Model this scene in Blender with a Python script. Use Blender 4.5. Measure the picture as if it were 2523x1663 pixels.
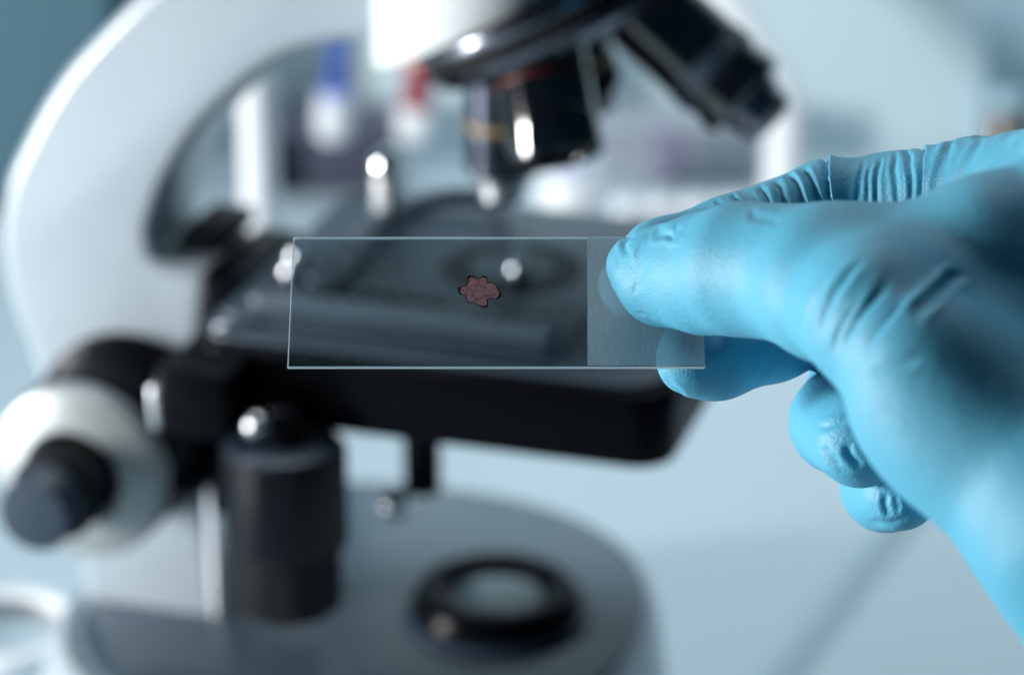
import bpy, bmesh, math, random
import numpy as np
from mathutils import Vector, Matrix

for o in list(bpy.data.objects):
    bpy.data.objects.remove(o)
scene = bpy.context.scene
COL = scene.collection
MM = 0.001
R = math.radians
random.seed(7)

# ---------------------------------------------------------------- camera
# all authoring is in millimetres; the microscope's optical axis meets the bench at the origin
PITCH = R(22.0)
CAM = np.array([2.807, -817.879, 488.241])
FPX = 2523 * 100 / 36.0
CD = np.array([0, math.cos(PITCH), -math.sin(PITCH)])
CU = np.array([0, math.sin(PITCH), math.cos(PITCH)])
CX = np.array([1.0, 0, 0])
cam_data = bpy.data.cameras.new('camera')
cam = bpy.data.objects.new('camera', cam_data)
COL.objects.link(cam)
cam.location = CAM * MM
cam.rotation_euler = (math.pi / 2 - PITCH, 0, 0)
cam_data.lens = 100
cam_data.sensor_width = 36
cam_data.clip_start = 0.01
cam_data.clip_end = 50
cam_data.dof.use_dof = True
cam_data.dof.focus_distance = 0.519
cam_data.dof.aperture_fstop = 9.8
cam_data.dof.aperture_blades = 8
scene.camera = cam

# ---------------------------------------------------------------- world and lamps (indoor: no sky, no sun)
world = bpy.data.worlds.new('World')
scene.world = world
world.use_nodes = True
bg = world.node_tree.nodes['Background']
bg.inputs[0].default_value = (0.20, 0.56, 0.85, 1)
bg.inputs[1].default_value = 0.05


def area(name, loc, target, sx, sy, power, color):
    d = bpy.data.lights.new(name, 'AREA')
    d.shape = 'RECTANGLE'
    d.size, d.size_y = sx, sy
    d.energy = power
    d.color = color
    o = bpy.data.objects.new(name, d)
    COL.objects.link(o)
    o.location = Vector(loc) * MM
    o.rotation_euler = (Vector(target) - Vector(loc)).to_track_quat('-Z', 'Y').to_euler()
    return o


area('window_light', (-1180, -320, 235), (40, -250, 260), 0.13, 0.46, 28, (1.0, 0.99, 0.97))
area('ceiling_light', (120, 400, 1350), (120, 330, 0), 1.1, 0.5, 5.0, (0.88, 0.95, 1.0)).data.spread = R(100)

scene.view_settings.view_transform = 'Standard'
scene.view_settings.look = 'None'
scene.view_settings.exposure = 0
scene.view_settings.gamma = 1
scene.view_settings.use_curve_mapping = False
scene.render.engine = 'CYCLES'
scene.cycles.use_denoising = True
try:
    scene.cycles.denoiser = 'OPENIMAGEDENOISE'
except Exception:
    pass
scene.cycles.max_bounces = 10
scene.cycles.transparent_max_bounces = 16
scene.cycles.caustics_reflective = False
scene.cycles.caustics_refractive = False
scene.cycles.sample_clamp_indirect = 6

# ---------------------------------------------------------------- helpers


def unp(px, py, D):
    """a point seen at (px, py) of the photograph, D mm along the view axis"""
    return CAM + D * (CD + (px - 1261.5) / FPX * CX - (py - 831.5) / FPX * CU)


def rgb(r, g, b):
    f = lambda v: (v / 255 / 12.92) if v / 255 <= 0.04045 else ((v / 255 + 0.055) / 1.055) ** 2.4
    return (f(r), f(g), f(b), 1)


class N:
    """tiny node builder"""

    def __init__(s, name):
        s.m = bpy.data.materials.new(name)
        s.m.use_nodes = True
        s.t = s.m.node_tree
        s.p = s.t.nodes['Principled BSDF']
        s.out = s.t.nodes['Material Output']

    def n(s, typ, **kw):
        nd = s.t.nodes.new(typ)
        for k, v in kw.items():
            if k in nd.inputs:
                nd.inputs[k].default_value = v
            else:
                setattr(nd, k, v)
        return nd

    def l(s, a, b):
        s.t.links.new(a, b)


def mat(name, col, rough=0.4, metal=0.0, spec=0.5, var=0.12, nscale=60.0, bump=0.0, bscale=400.0, coat=0.0, **kw):
    """painted / plastic / metal surface with slight blotchy variation and optional fine relief"""
    b = N(name)
    tc = b.n('ShaderNodeTexCoord')
    nz = b.n('ShaderNodeTexNoise', Scale=nscale, Detail=6.0, Roughness=0.6)
    b.l(tc.outputs['Object'], nz.inputs['Vector'])
    mx = b.n('ShaderNodeMix', data_type='RGBA')
    c = np.array(col[:3])
    mx.inputs[6].default_value = (*(c * (1 - var)), 1)
    mx.inputs[7].default_value = (*np.minimum(c * (1 + var), 1), 1)
    b.l(nz.outputs['Fac'], mx.inputs[0])
    b.l(mx.outputs[2], b.p.inputs['Base Color'])
    mr = b.n('ShaderNodeMapRange')
    mr.inputs[3].default_value = max(rough - 0.06, 0.02)
    mr.inputs[4].default_value = min(rough + 0.06, 1)
    b.l(nz.outputs['Fac'], mr.inputs[0])
    b.l(mr.outputs[0], b.p.inputs['Roughness'])
    b.p.inputs['Metallic'].default_value = metal
    b.p.inputs['Specular IOR Level'].default_value = spec
    b.p.inputs['Coat Weight'].default_value = coat
    for k, v in kw.items():
        b.p.inputs[k].default_value = v
    if bump:
        n2 = b.n('ShaderNodeTexNoise', Scale=bscale, Detail=3.0)
        b.l(tc.outputs['Object'], n2.inputs['Vector'])
        bp = b.n('ShaderNodeBump', Strength=bump, Distance=0.0004)
        b.l(n2.outputs['Fac'], bp.inputs['Height'])
        b.l(bp.outputs[0], b.p.inputs['Normal'])
    return b.m


M = {}
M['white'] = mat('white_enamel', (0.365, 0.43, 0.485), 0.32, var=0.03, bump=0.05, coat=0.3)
M['white_lit'] = mat('white_enamel_lit', (0.80, 0.84, 0.86), 0.3, var=0.02, coat=0.3)  # white enamel made lighter for the head, strong light put into the colour
M['black'] = mat('black_enamel', (0.0025, 0.0032, 0.005), 0.26, spec=0.07, var=0.2)
M['rubber'] = mat('black_rubber', (0.003, 0.0035, 0.005), 0.55, spec=0.3, var=0.2, bump=0.2, bscale=900)
M['stage'] = mat('stage_coating', (0.046, 0.074, 0.102), 0.40, var=0.12, bump=0.1, bscale=1500)
M['stageblack'] = mat('stage_side_coating', (0.002, 0.0026, 0.0045), 0.35, spec=0.07, var=0.2)
M['baseplate'] = mat('base_coating', (0.085, 0.125, 0.165), 0.2, var=0.05)
M['gunmetal'] = mat('gunmetal', (0.06, 0.065, 0.085), 0.22, metal=1.0, var=0.05)
M['darkchrome'] = mat('dark_chrome', (0.22, 0.23, 0.27), 0.2, metal=1.0, var=0.05)
M['gloss'] = mat('gloss_black', (0.003, 0.0035, 0.005), 0.07, spec=1.0, var=0.1, coat=1.0)
M['chrome'] = mat('chrome', (0.80, 0.82, 0.85), 0.12, metal=1.0, var=0.03)
M['satin'] = mat('satin_steel', (0.62, 0.64, 0.68), 0.3, metal=1.0, var=0.05)
M['ivory'] = mat('brushed_ring', (0.38, 0.42, 0.43), 0.4, metal=0.3, var=0.04)
M['gold'] = mat('gold_band', (0.24, 0.17, 0.06), 0.35, var=0.05)
M['redband'] = mat('red_band', (0.12, 0.014, 0.010), 0.4, var=0.05)
M['greyplastic'] = mat('grey_plastic', (0.022, 0.04, 0.065), 0.4, var=0.1)
M['knobgrey'] = mat('knob_plastic', (0.004, 0.008, 0.014), 0.4, spec=0.3, var=0.1)
M['bench'] = mat('bench_laminate', (0.465, 0.58, 0.64), 0.38, var=0.04, nscale=6)
M['wall'] = mat('wall_paint', (0.64, 0.79, 0.84), 0.6, var=0.03, nscale=4)
M['cabinet'] = mat('teal_cabinet', (0.075, 0.16, 0.205), 0.5, var=0.08, nscale=5)
M['whiteplastic'] = mat('white_plastic', (0.82, 0.84, 0.86), 0.35, var=0.02)
M['bluecap'] = mat('blue_plastic', (0.002, 0.07, 0.40), 0.35, var=0.05)
M['lilac'] = mat('lilac_plastic', (0.50, 0.55, 0.85), 0.4, var=0.05)
M['redcap'] = mat('crimson_plastic', (0.30, 0.005, 0.03), 0.35, var=0.05)
M['orange'] = mat('orange_plastic', (0.75, 0.42, 0.22), 0.4, var=0.05)
M['rack'] = mat('rack_plastic', (0.07, 0.075, 0.12), 0.5, var=0.2, nscale=25)
M['purple'] = mat('purple_grey_plastic', (0.27, 0.25, 0.36), 0.5, var=0.1)
M['silver'] = mat('grey_label', (0.33, 0.37, 0.43), 0.5, var=0.2, nscale=20)
M['amber'] = mat('amber_glass', (0.17, 0.15, 0.13), 0.2, var=0.1)
M['slate'] = mat('slate_blue_plastic', (0.34, 0.50, 0.58), 0.5, var=0.1)


def glass_mat(name, tint, gloss=1.0, rough=0.0):
    """thin clear pane: light passes, the surface mirrors by Fresnel"""
    b = N(name)
    b.t.nodes.remove(b.p)
    tr = b.n('ShaderNodeBsdfTransparent', Color=tint)
    gl = b.n('ShaderNodeBsdfGlossy', Roughness=rough)
    fr = b.n('ShaderNodeFresnel', IOR=1.5)
    mu = b.n('ShaderNodeMath', operation='MULTIPLY')
    mu.inputs[1].default_value = gloss
    mx = b.n('ShaderNodeMixShader')
    b.l(fr.outputs[0], mu.inputs[0])
    b.l(mu.outputs[0], mx.inputs[0])
    b.l(tr.outputs[0], mx.inputs[1])
    b.l(gl.outputs[0], mx.inputs[2])
    # faint smears and dust on the surface
    tc = b.n('ShaderNodeTexCoord')
    n1 = b.n('ShaderNodeTexNoise', Scale=140.0, Detail=6.0, Roughness=0.65, Distortion=1.5)
    n2 = b.n('ShaderNodeTexNoise', Scale=2600.0, Detail=1.0)
    b.l(tc.outputs['Object'], n1.inputs['Vector'])
    b.l(tc.outputs['Object'], n2.inputs['Vector'])
    r1 = b.n('ShaderNodeMapRange')
    for i, v in ((1, 0.45), (2, 0.8), (3, 0.006), (4, 0.07)):
        r1.inputs[i].default_value = v
    r2 = b.n('ShaderNodeMapRange')
    for i, v in ((1, 0.74), (2, 0.78), (3, 0.0), (4, 0.35)):
        r2.inputs[i].default_value = v
    b.l(n1.outputs['Fac'], r1.inputs[0])
    b.l(n2.outputs['Fac'], r2.inputs[0])
    sm_ = b.n('ShaderNodeMath', operation='MAXIMUM')
    b.l(r1.outputs[0], sm_.inputs[0])
    b.l(r2.outputs[0], sm_.inputs[1])
    df = b.n('ShaderNodeBsdfDiffuse', Color=(0.8, 0.9, 0.95, 1))
    m2 = b.n('ShaderNodeMixShader')
    b.l(sm_.outputs[0], m2.inputs[0])
    b.l(mx.outputs[0], m2.inputs[1])
    b.l(df.outputs[0], m2.inputs[2])
    b.l(m2.outputs[0], b.out.inputs[0])
    return b.m


M['glass'] = glass_mat('slide_glass', (0.90, 0.945, 0.96, 1))
M['lens'] = mat('condenser_glass', (0.10, 0.17, 0.21), 0.08, var=0.05, coat=0.6)


def edge_mat():
    """ground glass edge: scatters the light that travels inside the pane"""
    b = N('ground_glass_edge')
    b.p.inputs['Base Color'].default_value = (0.62, 0.76, 0.84, 1)
    b.p.inputs['Roughness'].default_value = 0.35
    tl = b.n('ShaderNodeBsdfTranslucent', Color=(0.75, 0.88, 0.95, 1))
    tp = b.n('ShaderNodeBsdfTransparent')
    a = b.n('ShaderNodeMixShader', Fac=0.5)
    a2 = b.n('ShaderNodeMixShader', Fac=0.08)
    b.l(b.p.outputs[0], a.inputs[1])
    b.l(tl.outputs[0], a.inputs[2])
    gs = b.n('ShaderNodeBsdfGlossy', Roughness=0.22, Color=(0.92, 0.97, 1, 1))
    a3 = b.n('ShaderNodeMixShader', Fac=0.6)
    b.l(a.outputs[0], a3.inputs[1])
    b.l(gs.outputs[0], a3.inputs[2])
    b.l(a3.outputs[0], a2.inputs[1])
    b.l(tp.outputs[0], a2.inputs[2])
    b.l(a2.outputs[0], b.out.inputs[0])
    return b.m


M['edge'] = edge_mat()


def frost_mat():
    b = N('frosted_glass')
    tc = b.n('ShaderNodeTexCoord')
    mp = b.n('ShaderNodeMapping')
    mp.inputs['Scale'].default_value = (9000, 260, 1)
    b.l(tc.outputs['Object'], mp.inputs['Vector'])
    nz = b.n('ShaderNodeTexNoise', Scale=1.0, Detail=3.0)
    b.l(mp.outputs[0], nz.inputs['Vector'])
    mr = b.n('ShaderNodeMapRange')
    mr.inputs[1].default_value = 0.3
    mr.inputs[2].default_value = 0.7
    mr.inputs[3].default_value = 0.48
    mr.inputs[4].default_value = 0.74
    b.l(nz.outputs['Fac'], mr.inputs[0])
    b.p.inputs['Base Color'].default_value = (0.95, 0.95, 0.95, 1)
    tl = b.n('ShaderNodeBsdfTranslucent', Color=(0.95, 0.95, 0.95, 1))
    m0 = b.n('ShaderNodeMixShader', Fac=0.45)
    b.l(b.p.outputs[0], m0.inputs[1])
    b.l(tl.outputs[0], m0.inputs[2])
    b.p.inputs['Roughness'].default_value = 0.5
    b.p.inputs['Specular IOR Level'].default_value = 0.3
    tp = b.n('ShaderNodeBsdfTransparent', Color=(0.95, 0.97, 1, 1))
    mx = b.n('ShaderNodeMixShader')
    b.l(mr.outputs[0], mx.inputs[0])
    b.l(tp.outputs[0], mx.inputs[1])
    b.l(m0.outputs[0], mx.inputs[2])
    b.l(mx.outputs[0], b.out.inputs[0])
    return b.m


M['frost'] = frost_mat()


def obj(name, bm, material, parent=None, smooth=True, angle=35):
    me = bpy.data.meshes.new(name)
    if isinstance(bm, bmesh.types.BMesh):
        bmesh.ops.recalc_face_normals(bm, faces=bm.faces)
        bm.to_mesh(me)
        bm.free()
    else:
        me.from_pydata(*bm)
    me.materials.append(M[material] if isinstance(material, str) else material)
    o = bpy.data.objects.new(name, me)
    COL.objects.link(o)
    if parent is not None:
        o.parent = parent
    if smooth:
        me.shade_smooth()
        me.set_sharp_from_angle(angle=R(angle))
    return o


def tag(o, label, cat, group=None):
    o['label'] = label
    o['category'] = cat
    if group:
        o['group'] = group
    return o


def thing(name, label, cat, loc, rz=0.0, group=None):
    o = bpy.data.objects.new(name, None)
    COL.objects.link(o)
    o.empty_display_size = 0.02
    o.location = Vector(loc) * MM
    o.rotation_euler = (0, 0, rz)
    return tag(o, label, cat, group)


def frame(axis):
    a = Vector(axis).normalized()
    t = Vector((0, 1, 0)) if abs(a.y) < 0.9 else Vector((1, 0, 0))
    x = t.cross(a).normalized()
    y = a.cross(x)
    return x, y, a


def lathe(bm, prof, origin=(0, 0, 0), axis=(0, 0, 1), n=64, knurl=0.0, teeth=0):
    """profile [(radius, height)] turned round an axis; millimetres in, metres out"""
    x, y, a = frame(axis)
    o = Vector(origin)
    rings = []
    for r, h in prof:
        ring = []
        if r < 1e-6:
            ring = [bm.verts.new((o + a * h) * MM)]
        else:
            for i in range(n):
                t = 2 * math.pi * i / n
                rr = r
                ring.append(bm.verts.new((o + a * h + x * (rr * math.cos(t)) + y * (rr * math.sin(t))) * MM))
        rings.append(ring)
    for A, B in zip(rings[:-1], rings[1:]):
        if len(A) == 1 and len(B) == 1:
            continue
        for i in range(n):
            j = (i + 1) % n
            if len(A) == 1:
                bm.faces.new((A[0], B[i], B[j]))
            elif len(B) == 1:
                bm.faces.new((A[i], A[j], B[0]))
            else:
                bm.faces.new((A[i], A[j], B[j], B[i]))
    for ring, flip in ((rings[0], True), (rings[-1], False)):
        if len(ring) > 2:
            bm.faces.new(ring[::-1] if flip else ring)
    return bm


def lat(prof, origin=(0, 0, 0), axis=(0, 0, 1), n=64):
    return lathe(bmesh.new(), prof, origin, axis, n)


def rcyl(r, h0, h1, c=0.8):
    """cylinder profile with rounded rims"""
    return [(0, h0), (r - c, h0), (r - c * 0.3, h0 + c * 0.3), (r, h0 + c), (r, h1 - c), (r - c * 0.3, h1 - c * 0.3), (r - c, h1), (0, h1)]


def knurled(r, h0, h1, origin, axis=(0, 0, 1), teeth=48, depth=0.7):
    bm = bmesh.new()
    x, y, a = frame(axis)
    o = Vector(origin)
    n = teeth * 4
    rings = []
    for h, rs, d in ((h0, r - 1.2, 0), (h0 + 1.2, r, depth), (h1 - 1.2, r, depth), (h1, r - 1.4, 0)):
        ring = []
        for i in range(n):
            t = 2 * math.pi * i / n
            rr = rs - (d if i % 4 in (0, 1) else 0)
            ring.append(bm.verts.new((o + a * h + x * rr * math.cos(t) + y * rr * math.sin(t)) * MM))
        rings.append(ring)
    for A, B in zip(rings[:-1], rings[1:]):
        for i in range(n):
            j = (i + 1) % n
            bm.faces.new((A[i], A[j], B[j], B[i]))
    bm.faces.new(rings[0][::-1])
    bm.faces.new(rings[-1])
    return bm


def box(x0, x1, y0, y1, z0, z1, bev=1.0, seg=3):
    bm = bmesh.new()
    bmesh.ops.create_cube(bm, size=1.0)
    for v in bm.verts:
        v.co = Vector((x0 if v.co.x < 0 else x1, y0 if v.co.y < 0 else y1, z0 if v.co.z < 0 else z1)) * MM
    if bev:
        bmesh.ops.bevel(bm, geom=list(bm.edges), offset=bev * MM, segments=seg, profile=0.5, affect='EDGES')
    return bm


def prism(pts, k0, k1, bev=2.0, seg=4):
    """outline in the (f, z) plane extruded along local y from -k1 to -k0 (k points to the camera)"""
    bm = bmesh.new()
    va = [bm.verts.new(Vector((f, -k0, z)) * MM) for f, z in pts]
    vb = [bm.verts.new(Vector((f, -k1, z)) * MM) for f, z in pts]
    n = len(pts)
    bm.faces.new(va)
    bm.faces.new(vb[::-1])
    for i in range(n):
        j = (i + 1) % n
        bm.faces.new((va[i], vb[i], vb[j], va[j]))
    bmesh.ops.recalc_face_normals(bm, faces=bm.faces)
    if bev:
        ed = [e for e in bm.edges if (e.verts[0] in va and e.verts[1] in va) or (e.verts[0] in vb and e.verts[1] in vb)]
        bmesh.ops.bevel(bm, geom=ed, offset=bev * MM, segments=seg, profile=0.5, affect='EDGES', clamp_overlap=True)
    return bm


def rplate(x0, x1, y0, y1, z0, z1, r, bev=1.0):
    """plate with rounded corners in plan"""
    bm = bmesh.new()
    pts = []
    for cx_, cy_, a0 in ((x1 - r, y1 - r, 0), (x0 + r, y1 - r, 90), (x0 + r, y0 + r, 180), (x1 - r, y0 + r, 270)):
        for i in range(9):
            t = R(a0 + 90 * i / 8)
            pts.append((cx_, cy_, math.cos(t), math.sin(t)))
    rings = []
    for z, d in ((z0, bev), (z0 + bev * 0.3, bev * 0.3), (z0 + bev, 0), (z1 - bev, 0), (z1 - bev * 0.3, bev * 0.3), (z1, bev)):
        rings.append([bm.verts.new(Vector((a + (r - d) * c, b + (r - d) * q, z)) * MM) for a, b, c, q in pts])
    m = len(pts)
    for A, B in zip(rings[:-1], rings[1:]):
        for i in range(m):
            j = (i + 1) % m
            bm.faces.new((A[i], A[j], B[j], B[i]))
    bm.faces.new(rings[0][::-1])
    bm.faces.new(rings[-1])
    return bm


def spline(pts, n=8, closed=False):
    """Catmull-Rom through 2-D or 3-D points"""
    P = [np.array(p, float) for p in pts]
    out = []
    m = len(P)
    rng = range(m if closed else m - 1)
    for i in rng:
        p0 = P[(i - 1) % m] if (closed or i > 0) else P[0]
        p1, p2 = P[i], P[(i + 1) % m]
        p3 = P[(i + 2) % m] if (closed or i + 2 < m) else P[-1]
        for j in range(n):
            t = j / n
            out.append(0.5 * ((2 * p1) + (-p0 + p2) * t + (2 * p0 - 5 * p1 + 4 * p2 - p3) * t * t + (-p0 + 3 * p1 - 3 * p2 + p3) * t ** 3))
    if not closed:
        out.append(P[-1])
    return out


def tube(pts, rad, n=10, caps=True, closed=False):
    """tube along 3-D points (mm), radius number or list"""
    bm = bmesh.new()
    P = [Vector(p) for p in pts]
    m = len(P)
    rad = [rad] * m if not hasattr(rad, '__len__') else rad
    rings = []
    up = None
    for i in range(m):
        a = (P[(i + 1) % m] if (closed or i < m - 1) else P[i]) - (P[i - 1] if (closed or i > 0) else P[i])
        a.normalize()
        if up is None:
            x, y, _ = frame(a)
        else:
            x = (up - a * up.dot(a)).normalized()
            y = a.cross(x)
        up = x
        rings.append([bm.verts.new((P[i] + (x * math.cos(2 * math.pi * k / n) + y * math.sin(2 * math.pi * k / n)) * rad[i]) * MM) for k in range(n)])
    seq = list(zip(rings, rings[1:] + rings[:1])) if closed else list(zip(rings[:-1], rings[1:]))
    for A, B in seq:
        for k in range(n):
            j = (k + 1) % n
            bm.faces.new((A[k], A[j], B[j], B[k]))
    if caps and not closed:
        bm.faces.new(rings[0][::-1])
        bm.faces.new(rings[-1])
    return bm


# ================================================================ setting
def sheet(name, pts, material):
    o = obj(name, ([Vector(p) * MM for p in pts], [], [tuple(range(len(pts)))]), material, smooth=False)
    o['kind'] = 'structure'
    return o


sheet('bench_top', [(-2500, -1400, 0), (2500, -1400, 0), (2500, 655, 0), (-2500, 655, 0)], 'bench')
sheet('wall', [(-2500, 650, -50), (2500, 650, -50), (2500, 650, 1600), (-2500, 650, 1600)], 'wall')

# ================================================================ microscope
PSI = R(17.0)
mic = thing('microscope', 'white laboratory microscope with black stage and objectives, out of focus behind the glass slide', 'microscope', (0, 0, 0), -PSI)

# --- base: round foot flaring to the bench, with a grey top plate
bm = bmesh.new()
nn = 96
rings = []


def base_ring(z, af, ab, ak):
    ring = []
    for i in range(nn):
        t = 2 * math.pi * i / nn
        c, s = math.cos(t), math.sin(t)
        e = 2 / 2.3
        f = (af if c > 0 else ab) * math.copysign(abs(c) ** e, c)
        k = ak * math.copysign(abs(s) ** e, s)
        ring.append(bm.verts.new(Vector((-50 + f, -k + 6, z)) * MM))
    return ring


for z, g in ((0, 9), (3, 10), (14, 9), (32, 5), (47, 1.5), (52, -0.5), (54, -3)):
    rings.append(base_ring(z, 95 + 0.5 * g, 99 + 1.1 * g, 97 + g))
for A, B in zip(rings[:-1], rings[1:]):
    for i in range(nn):
        j = (i + 1) % nn
        bm.faces.new((A[i], A[j], B[j], B[i]))
bm.faces.new(rings[0][::-1])
bm.faces.new(rings[-1])
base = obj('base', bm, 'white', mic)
bm = bmesh.new()
rings = [base_ring(54.2, 92, 90, 92), base_ring(56.2, 91, 89, 91), base_ring(56.8, 89.5, 87.5, 89.5)]
for A, B in zip(rings[:-1], rings[1:]):
    for i in range(nn):
        j = (i + 1) % nn
        bm.faces.new((A[i], A[j], B[j], B[i]))
bm.faces.new(rings[-1])
bm.faces.new(rings[0][::-1])
obj('base_plate', bm, 'baseplate', base)

# --- illuminator on the base
ill = obj('illuminator', lat([(0, 55), (28, 55), (28, 60), (27, 64), (25.5, 66.4), (24, 67.2), (20, 67.2), (17, 66), (15.5, 63), (0, 63)], (-5, 9, 0)), 'black', mic)
obj('illuminator_lens', lat([(0, 63.1), (15.0, 63.1), (14.6, 64.2), (11, 65.2), (6, 65.8), (0, 66)], (-5, 9, 0)), 'lens', ill)
obj('illuminator_collar', lat([(28.2, 57), (31, 57), (31, 58.6), (30.2, 59.4), (28.2, 59.4)], (-5, 9, 0)), 'greyplastic', ill)

# --- arm: one C-shaped casting
outer = [(-84, 40), (-139, 40), (-141, 80), (-146, 110), (-153, 140), (-159.5, 160), (-161.5, 180), (-157.5, 199), (-150.5, 213), (-142.5, 226.5), (-133.5, 238.5), (-122, 250.5), (-108, 264), (-90, 278), (-65, 292), (-35, 301), (0, 305), (40, 303), (44, 296), (44, 275)]
inner = [(40, 262), (0, 258.5), (-31, 256), (-49, 252.5), (-62, 247.5), (-75.5, 237.5), (-89, 224), (-99, 210), (-105, 198), (-108.3, 188), (-108, 181), (-105, 178.3), (-90, 178.2), (-91.5, 158), (-95, 140), (-95, 110), (-92, 80), (-90, 56)]
oc = [tuple(p) for p in spline(outer[2:-2], 5)]
ic = [tuple(p) for p in spline(inner[1:10], 6)]
pts = outer[:2] + oc + outer[-2:] + inner[:1] + ic + inner[10:]
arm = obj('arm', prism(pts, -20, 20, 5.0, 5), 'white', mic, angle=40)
# bright pillar front, a rounded vertical strip
obj('pillar_front', tube([(-91, -13, 56), (-91, -13, 140)], 7.0, 24), 'satin', arm)
obj('arm_trim', prism([(-104, 180.5), (-89, 180.5), (-89, 186), (-102, 186)], -18, 12, 1.0), 'black', arm)

# --- head holding the nosepiece: white cylinder cut by the tilted turret plane
TILT = R(27)
bm = bmesh.new()
n = 72
top, bot = [], []
for i in range(n):
    t = 2 * math.pi * i / n
    f, k = 39 * math.cos(t), 39 * math.sin(t)
    zb = 265.0 + f * math.tan(TILT) * 0.98
    bot.append((f, k, zb))
    top.append((f, k, 318))
vb = [bm.verts.new(Vector((f * 0.985, k * 0.985, z - 1.0)) * MM) for f, k, z in bot]
vb2 = [bm.verts.new(Vector((f, k, z)) * MM) for f, k, z in bot]
vt = [bm.verts.new(Vector(p) * MM) for p in top]
for A, B in ((vb, vb2), (vb2, vt)):
    for i in range(n):
        j = (i + 1) % n
        bm.faces.new((A[i], A[j], B[j], B[i]))
bm.faces.new(vb[::-1])
bm.faces.new(vt)
head = obj('nosepiece_head', bm, 'white_lit', mic)
obj('viewing_tube', lat([(0, 318), (33, 318), (33, 330), (30, 334), (0, 334)]), 'black', head)

APEX = Vector((0, 0, 302))
T = Vector((math.sin(TILT), 0, -math.cos(TILT)))
tc0 = APEX + T * 33.5
tur = obj('turret', lat([(0, 0), (42, 0), (43.5, 1), (43.5, 12), (42, 14), (36, 16.5), (20, 18.5), (0, 19)], tc0, T, 96), 'black', mic)
obj('turret_ring', lat([(43.2, 1.2), (45.4, 1.6), (45.8, 3), (45.4, 4.8), (43.2, 5.0)], tc0, T, 96), 'darkchrome', tur)
obj('knurled_ring', knurled(45.2, 5.2, 9.4, tc0, T, 90, 0.6), 'rubber', tur)
obj('lower_ring', lat([(43.2, 9.6), (45.6, 9.8), (45.2, 12), (42.5, 14.6), (41.5, 14)], tc0, T, 96), 'darkchrome', tur)

side = Vector((0, -1, 0))                       # towards the camera
back = T.cross(side)
if back.x < 0:
    back = -back


def obj_dir(phi):
    """objective axis: phi 180 works on the stage, 0 is opposite, 90 towards the camera"""
    q = back * math.cos(phi) + side * math.sin(phi)
    return T * math.cos(TILT) + q * math.sin(TILT)


def objective(phi, length, r, metal, bands, label, blunt=False):
    ax = obj_dir(phi)
    if phi == math.pi:
        ax = Vector((0, 0, -1))
    L0 = 46.0
    Le = length
    prof = [(0, L0), (r + 1.5, L0), (r + 1.5, L0 + 5), (r, L0 + 6), (r, Le - 20), (r - 0.8, Le - 19.2), (r - 0.8, Le - 18), (r, Le - 17.2), (r, Le - 11), (r - 1, Le - 10)]
    tipr = r * 0.62
    if blunt:
        prof = [(0, L0), (r + 1.5, L0), (r + 1.5, L0 + 5), (r, L0 + 6), (r, Le - 12), (r - 0.5, Le - 11.6), (r - 0.5, Le - 11), (r, Le - 10.6), (r, Le - 1.6), (r - 0.5, Le - 0.5), (r - 1.6, Le), (r - 5, Le), (r - 5.4, Le - 1.0), (0, Le - 10)]
        prof = prof[:-1] + [(r - 5.6, Le - 9)]
    body = obj('objective', lat(prof + [(0, Le - 10)], APEX, ax, 64), metal, mic)
    body['label'] = label
    obj('objective_tip', lat([(0, Le - 9), (r - 6, Le - 9), (r - 6, Le - 4), (0, Le - 3)] if blunt else [(0, Le - 10.5), (tipr + 1.5, Le - 10.5), (tipr + 1.2, Le - 7), (tipr, Le - 6.4), (tipr, Le - 2.5), (tipr - 2.2, Le - 0.2), (tipr - 3.4, Le), (tipr - 3.4, Le - 0.7), (0, Le - 0.7)], APEX, ax, 48), 'satin' if metal == 'gunmetal' else ('darkchrome' if length > 100 else 'gloss'), body)
    for h, w, m in bands:
        obj('colour_band', lat([(r - 0.5, Le - h), (r + 0.18, Le - h), (r + 0.18, Le - h + w), (r - 0.5, Le - h + w)], APEX, ax, 64), m, body)
    return body


objective(math.pi, 100, 11.4, 'gunmetal', [(27, 2.2, 'gold')], 'dark metal objective standing upright over the stage')
objective(R(100), 86, 13.6, 'gloss', [(24, 1.2, 'redband')], 'black objective turned towards the viewer', True)
objective(R(14), 107, 14.0, 'gloss', [(27, 5.5, 'greyplastic')], 'black objective swung out to the right')
objective(-R(118), 90, 11.5, 'black', [(24, 2.2, 'gold')], 'black objective on the far side of the turret')

# --- stage
st = obj('stage', rplate(-73, 72, -78, 62, 155, 178, 12, 2.0), 'stageblack', mic)
obj('stage_top', rplate(-71, 69, -74, 60, 178.1, 179.6, 11, 0.5), 'stage', st)
obj('moving_plate', rplate(-68, 36, -64, 38, 179.8, 182.5, 5, 0.9), 'stage', st)
obj('stage_opening', lat([(0, 182.6), (22, 182.6), (22, 182.9), (0, 182.9)], (4, -4, 0)), 'rubber', st)
obj('opening_insert', lat([(0, 183.0), (13, 183.0), (13, 183.4), (0, 183.4)], (4, -4, 0)), 'stage', st)
M['holder'] = mat('holder_paint', (0.085, 0.12, 0.155), 0.35, var=0.05)
M['nickel'] = mat('nickel_grey', (0.60, 0.63, 0.67), 0.22, var=0.05, spec=1.0)
arc = [(f, -k, 186) for f, k in ((-46, 2), (-44, -22), (-34, -42), (-20, -46), (-6, -32), (3, -8), (9, 12))]
obj('holder_finger', tube(spline(arc, 6), 3.2, 10), 'holder', st)
obj('holder_bar', rplate(-60, 34, -60, -52, 182.6, 187, 3, 1.0), 'holder', st)
obj('holder_slot', rplate(-46, -4, -48, -36, 182.6, 183.6, 5.5, 0.4), 'rubber', st)
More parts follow.
